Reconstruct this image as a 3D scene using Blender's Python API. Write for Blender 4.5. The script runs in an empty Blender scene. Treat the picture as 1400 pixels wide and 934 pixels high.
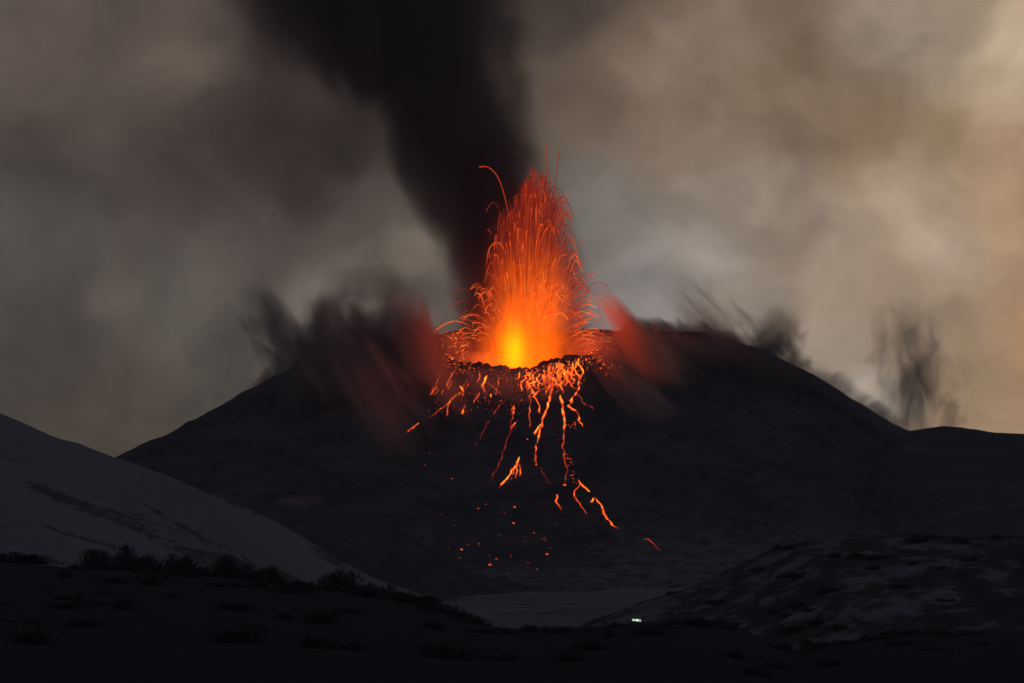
import bpy, bmesh, math, random
import numpy as np
from mathutils import Vector, Matrix, noise as mnoise

random.seed(7)
rng = np.random.default_rng(7)
S = bpy.context.scene
COL = S.collection
F = 3157.0          # focal length of the photograph in its own pixels (1400 wide)
HZ = 800.0          # eye level in the photograph

# ------------------------------------------------------------------ camera
cam = bpy.data.cameras.new("camera")
cam.sensor_width = 36.0
cam.lens = 36.0 * F / 1400.0
cam.shift_y = (HZ - 467.0) / 1400.0
cam.clip_start = 1.0
cam.clip_end = 60000.0
cam_ob = bpy.data.objects.new("camera", cam)
cam_ob.rotation_euler = (math.radians(90), 0, 0)
COL.objects.link(cam_ob)
S.camera = cam_ob

# ------------------------------------------------------------------ render settings
S.view_settings.view_transform = 'Standard'
S.view_settings.look = 'None'
S.view_settings.exposure = 0.0
S.view_settings.gamma = 1.0
S.view_settings.use_curve_mapping = False
cy = S.cycles
cy.use_denoising = True
cy.max_bounces = 8
cy.diffuse_bounces = 2
cy.volume_bounces = 3
cy.transparent_max_bounces = 16
cy.volume_step_rate = 1.0
cy.volume_max_steps = 256
cy.sample_clamp_indirect = 6.0

HAZE = 3.0e-5      # density of the dusk haze

def lin(c):
    return tuple((v / 255 / 12.92) if v / 255 <= 0.04045 else ((v / 255 + 0.055) / 1.055) ** 2.4 for v in c)

# ------------------------------------------------------------------ sky
SUN_EL, SUN_AZ = math.radians(3.0), math.radians(38.0)      # low behind the cloud at the right
w = bpy.data.worlds.new("World")
S.world = w
w.use_nodes = True
nt = w.node_tree
nt.nodes.clear()

class NB:
    """small helper to wire nodes"""
    def __init__(s, tree): s.t = tree
    def n(s, kind, **kw):
        nd = s.t.nodes.new(kind)
        for k, v in kw.items(): setattr(nd, k, v)
        return nd
    def put(s, sock, v):
        if hasattr(v, 'is_output'): s.t.links.new(v, sock)
        else: sock.default_value = v
    def m(s, op, a, b=0.0, c=None, clamp=False):
        nd = s.n('ShaderNodeMath', operation=op, use_clamp=clamp)
        s.put(nd.inputs[0], a); s.put(nd.inputs[1], b)
        if c is not None: s.put(nd.inputs[2], c)
        return nd.outputs[0]
    def v(s, op, a, b=(0, 0, 0)):
        nd = s.n('ShaderNodeVectorMath', operation=op)
        s.put(nd.inputs[0], a); s.put(nd.inputs[1], b)
        return nd.outputs[0]
    def scale(s, a, f):
        nd = s.n('ShaderNodeVectorMath', operation='SCALE')
        s.put(nd.inputs[0], a); s.put(nd.inputs['Scale'], f)
        return nd.outputs[0]
    def comb(s, x, y, z):
        nd = s.n('ShaderNodeCombineXYZ')
        for i, q in enumerate((x, y, z)): s.put(nd.inputs[i], q)
        return nd.outputs[0]
    def sep(s, a):
        nd = s.n('ShaderNodeSeparateXYZ'); s.put(nd.inputs[0], a)
        return nd.outputs
    def noise(s, vec, scale=1.0, detail=3.0, rough=0.5, dist=0.0, col=False):
        nd = s.n('ShaderNodeTexNoise')
        s.put(nd.inputs['Vector'], vec)
        nd.inputs['Scale'].default_value = scale; nd.inputs['Detail'].default_value = detail
        nd.inputs['Roughness'].default_value = rough; nd.inputs['Distortion'].default_value = dist
        return nd.outputs['Color' if col else 'Fac']
    def sstep(s, x, lo, hi):
        nd = s.n('ShaderNodeMapRange', interpolation_type='SMOOTHSTEP')
        s.put(nd.inputs['Value'], x)
        nd.inputs['From Min'].default_value = lo; nd.inputs['From Max'].default_value = hi
        return nd.outputs['Result']
    def mix(s, f, a, b):
        nd = s.n('ShaderNodeMix', data_type='RGBA')
        s.put(nd.inputs[0], f); s.put(nd.inputs[6], a); s.put(nd.inputs[7], b)
        return nd.outputs[2]
    def ramp(s, f, stops):
        nd = s.n('ShaderNodeValToRGB'); s.put(nd.inputs[0], f)
        e = nd.color_ramp.elements
        while len(e) > 1: e.remove(e[-1])
        e[0].position = stops[0][0]; e[0].color = (*stops[0][1], 1)
        for p, c in stops[1:]:
            q = e.new(p); q.color = (*c, 1)
        return nd.outputs[0]

b = NB(nt)
tc = b.n('ShaderNodeTexCoord').outputs['Generated']
sx, sy_, sz = b.sep(tc)
yy = b.m('MAXIMUM', sy_, 0.12)
uv = b.comb(b.m('DIVIDE', sx, yy), b.m('DIVIDE', sz, yy), 0.0)
# billows bend the cloud masses
warp = b.scale(b.v('SUBTRACT', b.noise(uv, 9.0, 4.0, 0.5, 0.2, True), (0.5, 0.5, 0.5)), 0.065)
warp2 = b.scale(b.v('SUBTRACT', b.noise(b.v('ADD', uv, (3.1, 1.7, 0)), 30.0, 3.0, 0.5, 0.0, True), (0.5, 0.5, 0.5)), 0.014)
uvw = b.v('MULTIPLY', b.v('ADD', b.v('ADD', uv, warp), warp2), (1, 1, 0))
CLOUDS = [  # direction of each cloud mass (as photograph pixels), its size and its colour
    (60, 60, 120, (84, 77, 71)), (60, 330, 120, (76, 73, 69)), (250, 250, 90, (66, 59, 56)), (240, 60, 90, (86, 78, 72)),
    (250, 400, 90, (80, 77, 73)), (330, 500, 70, (70, 67, 63)), (140, 570, 90, (71, 66, 61)), (90, 470, 90, (67, 64, 60)),
    (480, 300, 60, (80, 76, 71)), (560, 345, 46, (104, 98, 90)), (490, 345, 34, (98, 92, 85)), (150, 400, 50, (90, 86, 81)), (425, 425, 40, (110, 104, 98)), (470, 450, 30, (140, 134, 127)), (350, 150, 80, (52, 46, 43)), (450, 190, 60, (47, 42, 40)), (300, 220, 60, (58, 52, 49)), (400, 60, 60, (46, 41, 39)), (390, 250, 50, (58, 52, 49)),
    (520, 400, 50, (70, 65, 60)), (500, 460, 40, (112, 108, 102)), (640, 250, 60, (70, 66, 62)), (350, 330, 50, (74, 69, 65)),
    (780, 130, 60, (92, 82, 73)), (760, 10, 60, (64, 57, 52)), (900, 110, 90, (113, 100, 88)), (1060, 140, 90, (112, 98, 83)),
    (1000, 30, 90, (114, 102, 90)), (1240, 40, 90, (134, 124, 112)), (1400, 50, 80, (178, 164, 143)), (1400, 210, 80, (140, 122, 101)),
    (1000, 260, 80, (132, 122, 112)), (1130, 200, 60, (116, 101, 85)), (1290, 160, 50, (122, 106, 87)), (1280, 330, 60, (150, 138, 124)), (1090, 60, 50, (106, 91, 76)), (1240, 260, 100, (138, 125, 110)), (820, 300, 70, (110, 108, 104)), (940, 340, 70, (136, 131, 125)), (1040, 300, 50, (128, 118, 107)), (870, 360, 40, (126, 124, 121)),
    (1110, 360, 90, (130, 118, 106)), (1210, 440, 80, (136, 122, 107)), (1440, 460, 50, (150, 124, 96)), (1300, 550, 70, (148, 130, 109)),
    (1140, 500, 60, (142, 132, 120)), (1170, 552, 40, (166, 158, 148)), (900, 420, 36, (128, 126, 124)), (1010, 430, 70, (122, 115, 108)), (880, 410, 60, (108, 107, 107)), (1410, 340, 60, (142, 124, 102)),
    (1190, 160, 70, (116, 100, 82)), (1200, 560, 50, (128, 122, 116)), (-400, 300, 320, (60, 57, 56)), (1800, 300, 320, (150, 122, 92)),
    (700, -500, 420, (40, 38, 38)),
]
num = None; den = None
for px, py, r, c in CLOUDS:
    d = b.n('ShaderNodeVectorMath', operation='DISTANCE')
    b.put(d.inputs[0], uvw); d.inputs[1].default_value = ((px - 700) / F, (HZ - py) / F, 0)
    q = b.m('DIVIDE', d.outputs['Value'], r / F)
    wt = b.m('POWER', b.m('ADD', b.m('MULTIPLY', q, q), 0.35), -2.0)
    cc = b.scale(lin(c), wt)
    num = cc if num is None else b.v('ADD', num, cc)
    den = wt if den is None else b.m('ADD', den, wt)
cloud = b.scale(num, b.m('DIVIDE', 1.0, den))
bil = b.noise(b.v('ADD', uvw, (7.3, 0.2, 0)), 15.0, 4.0, 0.5, 0.3)
bil2 = b.noise(b.v('ADD', uvw, (2.3, 5.2, 0)), 42.0, 4.0, 0.55, 0.2)
cloud = b.scale(cloud, b.m('MULTIPLY', b.m('MULTIPLY_ADD', bil, 1.15, 0.50), b.m('MULTIPLY_ADD', bil2, 0.50, 0.76)))
gm = b.n('ShaderNodeGamma'); b.put(gm.inputs[0], cloud); gm.inputs[1].default_value = 1.16
cloud = b.v('MULTIPLY', gm.outputs[0], (1.62, 1.53, 1.48))
front = b.sstep(sy_, 0.25, 0.80)
# the rest of the dusk sky: blue grey, darker overhead under the ash
up = b.sstep(sz, -0.1, 0.9)
rest = b.mix(up, (0.112, 0.120, 0.160, 1), (0.088, 0.090, 0.118, 1))
rest_n = b.scale(rest, b.m('MULTIPLY_ADD', b.noise(tc, 2.2, 4.0, 0.55), 0.8, 0.6))
sky = b.n('ShaderNodeTexSky', sky_type='NISHITA')
sky.sun_disc = False
sky.sun_elevation = SUN_EL; sky.sun_rotation = SUN_AZ
sky.altitude = 2000; sky.dust_density = 4
clear = b.scale(sky.outputs[0], 0.05)
cover = b.mix(front, rest_n, cloud)
tot = b.mix(0.985, clear, cover)
bg = b.n('ShaderNodeBackground'); b.put(bg.inputs[0], tot); bg.inputs[1].default_value = 1.0
out = b.n('ShaderNodeOutputWorld'); nt.links.new(bg.outputs[0], out.inputs[0])
w.cycles.sampling_method = 'MANUAL'; w.cycles.sample_map_resolution = 512

sl = bpy.data.lights.new("sun", 'SUN')
sl.energy = 0.02; sl.angle = math.radians(20); sl.color = (1.0, 0.80, 0.58)
so = bpy.data.objects.new("sun", sl)
sdir = Vector((math.sin(SUN_AZ) * math.cos(SUN_EL), math.cos(SUN_AZ) * math.cos(SUN_EL), math.sin(SUN_EL)))
so.rotation_euler = sdir.to_track_quat('Z', 'Y').to_euler()
COL.objects.link(so)

# ------------------------------------------------------------------ helpers
def P(px, py, Y):
    return Vector(((px - 700) * Y / F, Y, (HZ - py) * Y / F))

def tag(o, label=None, cat=None, group=None, kind=None):
    if label: o['label'] = label
    if cat: o['category'] = cat
    if group: o['group'] = group
    if kind: o['kind'] = kind
    return o

def empty(name, loc):
    o = bpy.data.objects.new(name, None); o.location = loc; o.empty_display_size = 1
    COL.objects.link(o)
    return o

def mesh_ob(name, verts, faces, mat, parent=None, smooth=True, attrs=None):
    me = bpy.data.meshes.new(name)
    me.from_pydata([tuple(v) for v in verts], [], [tuple(f) for f in faces])
    if smooth: me.polygons.foreach_set('use_smooth', [True] * len(me.polygons))
    if attrs:
        for k, vals in attrs.items():
            a = me.attributes.new(k, 'FLOAT', 'POINT'); a.data.foreach_set('value', np.asarray(vals, dtype=np.float32))
    me.materials.append(mat)
    me.update()
    o = bpy.data.objects.new(name, me)
    COL.objects.link(o)
    if parent: o.parent = parent
    return o

# numpy value noise
_perm = rng.random((256, 256))
def vnoise(x, y):
    xi = np.floor(x).astype(int); yi = np.floor(y).astype(int)
    xf = x - xi; yf = y - yi
    u = xf * xf * (3 - 2 * xf); v = yf * yf * (3 - 2 * yf)
    g = lambda i, j: _perm[i & 255, j & 255]
    return ((g(xi, yi) * (1 - u) + g(xi + 1, yi) * u) * (1 - v) + (g(xi, yi + 1) * (1 - u) + g(xi + 1, yi + 1) * u) * v) - 0.5
def fbm(x, y, o=5, lac=2.03, gain=0.5):
    s = 0; a = 1.0
    for i in range(o):
        s = s + a * vnoise(x + 17.3 * i, y - 9.1 * i); x = x * lac; y = y * lac; a *= gain
    return s

# ------------------------------------------------------------------ materials
def new_mat(name):
    m = bpy.data.materials.new(name); m.use_nodes = True
    m.node_tree.nodes.clear()
    return m, NB(m.node_tree)

def finish(b_, color, rough=0.95, bump=None, bump_d=1.0, emit=None):
    p = b_.n('ShaderNodeBsdfPrincipled')
    b_.put(p.inputs['Base Color'], color)
    b_.put(p.inputs['Roughness'], rough)
    p.inputs['Specular IOR Level'].default_value = 0.0
    if bump is not None:
        bn = b_.n('ShaderNodeBump'); bn.inputs['Strength'].default_value = 0.8; bn.inputs['Distance'].default_value = bump_d
        b_.put(bn.inputs['Height'], bump); b_.t.links.new(bn.outputs[0], p.inputs['Normal'])
    if emit is not None:
        b_.put(p.inputs['Emission Color'], emit); p.inputs['Emission Strength'].default_value = 1.0
    o = b_.n('ShaderNodeOutputMaterial'); b_.t.links.new(p.outputs[0], o.inputs[0])

def coord(b_): return b_.n('ShaderNodeTexCoord').outputs['Object']

ASH = (0.033, 0.032, 0.036, 1); ASH2 = (0.064, 0.062, 0.067, 1); SNOW = (0.145, 0.150, 0.160, 1); SCRUB = (0.026, 0.024, 0.024, 1)

def mat_cone():
    m, q = new_mat("ash_and_snow")
    c = coord(q); X, Y, Z = q.sep(c)
    n1 = q.noise(c, 0.02, 6, 0.6); n2 = q.noise(q.v('MULTIPLY', c, (1, 1, 0.25)), 0.09, 5, 0.6)
    col = q.mix(q.sstep(q.m('ADD', q.m('MULTIPLY', n1, 0.5), q.m('MULTIPLY', n2, 0.5)), 0.38, 0.62), ASH, ASH2)
    # ashy snow left at the foot of the cone, outside the fresh debris fan
    low = q.sstep(q.m('MULTIPLY_ADD', q.m('SUBTRACT', n1, 0.5), 60.0, Z), 55.0, 5.0)
    fan = q.m('ABSOLUTE', q.m('SUBTRACT', X, 0.0))
    fan = q.sstep(q.m('ADD', fan, q.m('MULTIPLY', q.m('SUBTRACT', n2, 0.5), 60.0)), 38.0, 80.0)
    footz = q.sstep(q.m('MULTIPLY_ADD', q.m('SUBTRACT', n2, 0.5), 14.0, Z), 16.0, 7.0)
    sn = q.m('MULTIPLY', low, q.m('MAXIMUM', fan, footz))
    sn = q.m('MULTIPLY', sn, q.sstep(n2, 0.32, 0.62))
    col = q.mix(q.m('MULTIPLY', sn, 0.55), col, SNOW)
    finish(q, col, 0.95, n2, 2.5)
    return m

def mat_snow(name, cover_lo, cover_hi, sc=0.05, stretch=(1, 1, 1), base=SNOW, dark=SCRUB, tilt=0.0):
    m, q = new_mat(name)
    c = coord(q)
    if tilt:
        X, Y, Z = q.sep(c); ca, sa = math.cos(tilt), math.sin(tilt)
        cs = q.comb(q.m('SUBTRACT', q.m('MULTIPLY', X, ca), q.m('MULTIPLY', Z, sa)), Y, q.m('ADD', q.m('MULTIPLY', X, sa), q.m('MULTIPLY', Z, ca)))
    else: cs = c
    n1 = q.noise(q.v('MULTIPLY', cs, stretch), sc, 7, 0.62, 0.4)
    n2 = q.noise(c, sc * 7, 5, 0.6)
    tint = q.mix(q.noise(c, sc * 0.35, 3), base, tuple(v * 0.78 for v in base[:3]) + (1,))
    s = q.sstep(q.m('ADD', n1, q.m('MULTIPLY', q.m('SUBTRACT', n2, 0.5), 0.35)), cover_lo, cover_hi)
    finish(q, q.mix(s, dark, tint), 0.9, q.m('ADD', n2, n1), 0.6)
    return m

def mat_lava(name, gain=1.0):
    """incandescent lava: colour and strength follow the heat of each point"""
    m, q = new_mat(name)
    h = q.n('ShaderNodeAttribute', attribute_name='molten_heat').outputs['Fac']
    c = coord(q)
    h2 = q.m('MULTIPLY_ADD', q.m('SUBTRACT', q.noise(c, 0.9, 3), 0.5), 0.35, h)
    col = q.ramp(h2, [(0.0, (0.03, 0.0015, 0.001)), (0.2, (0.16, 0.008, 0.003)), (0.42, (0.45, 0.038, 0.006)), (0.62, (0.80, 0.095, 0.009)), (0.82, (1.0, 0.16, 0.010)), (1.0, (1.0, 0.24, 0.014))])
    p = q.n('ShaderNodeBsdfPrincipled')
    p.inputs['Base Color'].default_value = (0.03, 0.025, 0.024, 1); p.inputs['Roughness'].default_value = 0.9
    q.put(p.inputs['Emission Color'], col)
    q.put(p.inputs['Emission Strength'], q.m('MULTIPLY_ADD', h, 1.0 * gain, 0.8 * gain))
    o = q.n('ShaderNodeOutputMaterial'); q.t.links.new(p.outputs[0], o.inputs[0])
    return m

M_CONE = mat_cone()
M_LAVA = mat_lava("molten_lava", 1.45)
M_TRAIL = mat_lava("lava_trails", 1.1)
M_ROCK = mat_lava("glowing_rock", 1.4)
M_SNOW = mat_snow("wind_blown_snow", 0.355, 0.43, 0.042, (0.30, 0.5, 2.0), dark=(0.062, 0.062, 0.066, 1), tilt=math.radians(24))
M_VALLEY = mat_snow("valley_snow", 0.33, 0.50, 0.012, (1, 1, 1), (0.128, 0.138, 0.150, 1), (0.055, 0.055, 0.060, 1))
M_PATCH = mat_snow("patchy_snow", 0.46, 0.63, 0.08, (1, 0.6, 2.0), (0.120, 0.128, 0.138, 1), (0.042, 0.038, 0.040, 1))
M_FORE = mat_snow("scrub_ground", 0.66, 0.76, 0.06, (1, 0.45, 1), (0.085, 0.085, 0.095, 1), (0.043, 0.034, 0.042, 1))
M_DARK = mat_snow("old_lava_ground", 0.45, 0.75, 0.03, (1, 1, 2.5), (0.085, 0.090, 0.088, 1), (0.045, 0.047, 0.050, 1))

# ------------------------------------------------------------------ volcano cone
CX, CYY = 7.6, 2000.0
TH = [-180, -135, -90, -45, 0, 45, 90, 135]
RRIM = [76, 64, 52, 62, 76, 74, 64, 70]
ZRIM = [212, 189.5, 183, 194, 214, 227, 230, 227]
PROF = [
    [(0, 209), (30, 211), (66, 207), (100, 195), (150, 171), (264, 113), (340, 78), (470, 20), (600, -12), (900, -30)],
    [(0, 189.5), (40, 176), (100, 150), (200, 110), (300, 72), (400, 38), (520, 3), (640, -16), (900, -30)],
    [(0, 183), (15, 180), (50, 160), (100, 135), (200, 94), (300, 58), (400, 28), (480, 9), (560, 0), (700, -10), (900, -22)],
    [(0, 194), (30, 186), (60, 180), (130, 158), (200, 125), (300, 77), (400, 38), (520, 3), (640, -16), (900, -30)],
    [(0, 212), (25, 222), (80, 216), (130, 201), (165, 184), (203, 158), (244, 133), (300, 104), (450, 40), (600, 0), (900, -30)],
    [(0, 224), (40, 227), (100, 216), (150, 192), (244, 130), (400, 50), (600, -10), (900, -30)],
    [(0, 228), (40, 225), (100, 205), (244, 130), (400, 50), (600, -10), (900, -30)],
    [(0, 227), (40, 219), (66, 207), (150, 168), (264, 108), (400, 45), (600, -12), (900, -30)],
]
_DD = np.linspace(0, 900, 1801)
def _smooth(a, n):
    k = np.hanning(2 * n + 1); k /= k.sum()
    return np.convolve(np.pad(a, n, mode='edge'), k, mode='valid')
_PT = np.array([_smooth(np.interp(_DD, *zip(*p)), 24) for p in PROF])
def cone_z(x, y, detail=True):
    x = np.asarray(x, float); y = np.asarray(y, float)
    dx = x - CX; dy = y - CYY
    r = np.hypot(dx, dy); th = np.degrees(np.arctan2(dy, dx))
    t = (th + 180) / 45.0
    i0 = np.floor(t).astype(int) % 8; i1 = (i0 + 1) % 8; f = t - np.floor(t); f = f * f * (3 - 2 * f)
    rr = np.array(RRIM)[i0] * (1 - f) + np.array(RRIM)[i1] * f
    a = np.radians(th)
    rr = rr * (1 + 0.05 * vnoise(np.cos(a) * 3 + 5, np.sin(a) * 3) + 0.05 * vnoise(np.cos(a) * 9 + 5, np.sin(a) * 9))
    zr = np.array(ZRIM)[i0] * (1 - f) + np.array(ZRIM)[i1] * f
    d = np.clip(r - rr, 0, 899)
    k = d * 2.0; k0 = np.floor(k).astype(int); kf = k - k0; k1 = np.minimum(k0 + 1, 1800)
    zo = (_PT[i0, k0] * (1 - kf) + _PT[i0, k1] * kf) * (1 - f) + (_PT[i1, k0] * (1 - kf) + _PT[i1, k1] * kf) * f
    q = np.clip(r / rr, 0, 1)
    zi = 140 + (zr - 140) * np.clip((q - 0.30) / 0.70, 0, 1) ** 0.9
    z = np.where(r < rr, zi, zo)
    if detail:
        gul = fbm(a * 14 + 3, r * 0.006, 4)
        z = z + gul * 9.5 * np.clip(r / 120, 0, 1) * np.clip((z + 20) / 60, 0.1, 1)
        z = z + fbm(x * 0.03, y * 0.03, 5) * 4.0 * np.clip((r - rr * 0.2) / 60, 0, 1)
        z = z + fbm(x * 0.16, y * 0.16, 3) * 1.0
    return z

NT, = (400,)
rs = np.concatenate([np.linspace(2, 120, 60), np.linspace(123, 420, 110), np.linspace(426, 880, 60)])
ths = np.linspace(-np.pi, np.pi, NT, endpoint=False)
RR, TT = np.meshgrid(rs, ths, indexing='ij')
XX = CX + RR * np.cos(TT); YY = CYY + RR * np.sin(TT); ZZ = cone_z(XX, YY)
V = np.stack([XX, YY, ZZ], -1).reshape(-1, 3).tolist()
FC = []
for i in range(len(rs) - 1):
    for j in range(NT):
        k = (j + 1) % NT
        FC.append((i * NT + j, (i + 1) * NT + j, (i + 1) * NT + k, i * NT + k))
V.append((CX, CYY, 140)); c0 = len(V) - 1
for j in range(NT): FC.append((c0, j, (j + 1) % NT))
cone = mesh_ob("volcano_cone", V, FC, M_CONE)
tag(cone, "black ash covered volcanic cone with an open glowing crater at its summit", "volcano", kind='structure')

def pick(px, py):
    """point of the cone seen in direction (px, py)"""
    Ys = np.arange(1250, 2500, 1.5)
    x = (px - 700) * Ys / F; z = (HZ - py) * Ys / F
    h = cone_z(x, Ys)
    k = np.nonzero(h >= z)[0]
    if len(k) == 0: return None
    i = k[0]
    if i > 0:
        a0 = z[i - 1] - h[i - 1]; a1 = z[i] - h[i]
        t = a0 / max(a0 - a1, 1e-6); Y = Ys[i - 1] + t * 1.5
    else: Y = Ys[0]
    X = (px - 700) * Y / F
    return Vector((X, Y, float(cone_z(np.array([X]), np.array([Y]))[0])))

# ------------------------------------------------------------------ hills and ground
def ridge_hill(name, ridge, Yr, back, front, sf, sb, mat, namp, nsc, nx, ny, label, shape=1.0, zfloor=-60):
    """hill whose crest follows a ridge line; ridge as seen points (px, py) at distance Yr(px)"""
    pts = np.array([(*(P(a, c, Yr)[k] for k in (0, 2)),) for a, c in ridge])
    xs = np.linspace(pts[0, 0], pts[-1, 0], nx); ys = np.linspace(Yr - front, Yr + back, ny)
    gx, gy = np.meshgrid(xs, ys, indexing='ij')
    def f(x, y):
        zr = np.interp(x, pts[:, 0], pts[:, 1])
        d = Yr - y
        base = np.where(d > 0, zr - sf * np.abs(d) ** shape, zr + sb * d)
        base = np.maximum(base, zfloor)
        return base + fbm(x * nsc, y * nsc * 0.8, 6) * namp * (0.35 + 0.65 * np.clip(np.abs(d) / 40, 0, 1))
    gz = f(gx, gy)
    V = np.stack([gx, gy, gz], -1).reshape(-1, 3).tolist()
    FC = [(i * ny + j, (i + 1) * ny + j, (i + 1) * ny + j + 1, i * ny + j + 1) for i in range(nx - 1) for j in range(ny - 1)]
    o = mesh_ob(name, V, FC, mat)
    tag(o, label, "hill", kind='structure')
    return o, f

# ground sheet out to the horizon
def ground_f(x, y):
    z = np.interp(y, [-2000, 0, 300, 500, 760, 1000, 1300, 1600, 2400, 40000], [-4, -6, -14, -15, -14.5, -11, -4, 2, -20, -60])
    return z + fbm(x * 0.01, y * 0.01, 6) * 3.0 * np.clip(np.abs(y) / 300, 0, 1) + 0.00004 * np.minimum(np.abs(x), 900) ** 2
gxs = np.concatenate([np.linspace(-30000, -900, 30), np.linspace(-860, 860, 220), np.linspace(900, 30000, 30)])
gys = np.concatenate([np.linspace(-3000, 250, 20), np.linspace(270, 1700, 240), np.linspace(1750, 40000, 50)])
GX, GY = np.meshgrid(gxs, gys, indexing='ij')
GZ = ground_f(GX, GY)
ny = len(gys)
ground = mesh_ob("ground", np.stack([GX, GY, GZ], -1).reshape(-1, 3).tolist(),
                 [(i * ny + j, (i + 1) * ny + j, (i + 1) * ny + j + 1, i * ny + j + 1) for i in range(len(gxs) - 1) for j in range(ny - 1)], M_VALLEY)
tag(ground, "ash dusted snow on the valley floor below the cone", "ground", kind='structure')

far_hill, _ = ridge_hill("hill", [(1000, 780), (1100, 690), (1180, 612), (1215, 591), (1250, 587), (1290, 581), (1312, 583), (1335, 586), (1360, 590), (1400, 592), (1500, 598), (1700, 625), (2100, 700)],
           1860, 500, 520, 0.235, 0.4, M_DARK, 3.0, 0.03, 160, 120, "long dark ridge running away behind the cone's shoulder at the right", zfloor=-30)
mid_hill, mid_f = ridge_hill("hill", [(250, 810), (340, 745), (390, 712), (430, 697), (470, 694), (520, 704), (560, 730), (600, 757), (645, 779), (700, 794), (760, 812), (820, 840)],
           1330, 300, 260, 0.13, 0.3, M_DARK, 5.0, 0.05, 130, 90, "low dark hummock of old lava at the foot of the cone", zfloor=-30)
snow_hill, snow_f = ridge_hill("snow_slope", [(-700, 330), (-300, 455), (0, 565), (30, 577), (62, 591), (85, 600), (110, 606), (140, 618), (165, 628), (200, 640), (240, 655), (285, 674), (330, 692), (365, 708), (400, 726), (430, 743), (460, 762), (490, 778), (520, 792), (560, 806), (620, 826), (720, 850), (800, 866), (900, 900)],
           900, 300, 520, 0.285, 0.3, M_SNOW, 2.6, 0.03, 240, 200, "smooth grey snow slope falling from the left with thin dark rock streaks", zfloor=-40)
patch_hill, patch_f = ridge_hill("hill", [(720, 900), (800, 853), (850, 832), (890, 820), (930, 806), (965, 791), (1000, 774), (1030, 760), (1060, 748), (1095, 741), (1130, 737), (1180, 736), (1250, 731), (1330, 734), (1400, 733), (1600, 720), (1900, 740)],
           680, 300, 330, 0.075, 0.12, M_PATCH, 3.4, 0.06, 260, 180, "scrubby rise with broken patches of snow at the lower right", zfloor=-40)

FORE = [(-500, 745), (-100, 760), (0, 766), (60, 772), (110, 776), (150, 775), (210, 777), (260, 783), (310, 786), (350, 792), (400, 799), (440, 804), (490, 812), (540, 820), (580, 828), (610, 838), (640, 850), (680, 856), (760, 861), (830, 858), (870, 852), (910, 846), (960, 848), (1000, 856), (1045, 872), (1085, 889), (1110, 886), (1150, 876), (1220, 868), (1320, 864), (1400, 866), (1600, 860), (1900, 850)]
_fp = np.array([(*(P(a, c, 300)[k] for k in (0, 2)),) for a, c in FORE])
def fore_f(x, y):
    x = np.asarray(x, float); y = np.asarray(y, float)
    t = np.clip(y / 300.0, 0, 1)
    zr = np.interp(x * 300.0 / np.maximum(y, 60), _fp[:, 0], _fp[:, 1])
    near = -1.7 - 0.010 * y
    s = t ** 1.6
    z = near * (1 - s) + zr * s
    z = np.where(y > 300, zr - (y - 300) * 0.14, z)
    return z + fbm(x * 0.11, y * 0.11, 5) * 0.55 * np.clip(y / 80, 0, 1) + fbm(x * 0.03, y * 0.03, 3) * 0.7 * np.clip(y / 200, 0, 1) * np.clip((320 - y) / 60, 0.2, 1)
fx = np.linspace(-150, 150, 300); fy = np.concatenate([np.linspace(-60, 60, 25), np.linspace(63, 310, 150), np.linspace(315, 420, 20)])
AX, AY = np.meshgrid(fx, fy, indexing='ij'); AZ = fore_f(AX, AY); ny = len(fy)
fore = mesh_ob("foreground_hill", np.stack([AX, AY, AZ], -1).reshape(-1, 3).tolist(),
               [(i * ny + j, (i + 1) * ny + j, (i + 1) * ny + j + 1, i * ny + j + 1) for i in range(len(fx) - 1) for j in range(ny - 1)], M_FORE)
tag(fore, "dark scrub covered hillside across the bottom of the view", "hill", kind='structure')

# ------------------------------------------------------------------ volumes (smoke, ash, glowing gas)
def resample(st, n=15):
    st = np.array(st, float); t = np.linspace(st[0, 0], st[-1, 0], n)
    out_ = [t]
    for k in range(1, st.shape[1]):
        a = np.interp(np.linspace(st[0, 0], st[-1, 0], n * 8), st[:, 0], st[:, k])
        a = _smooth(a, 8)
        out_.append(np.interp(t, np.linspace(st[0, 0], st[-1, 0], n * 8), a))
    return np.stack(out_, 1)

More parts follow.
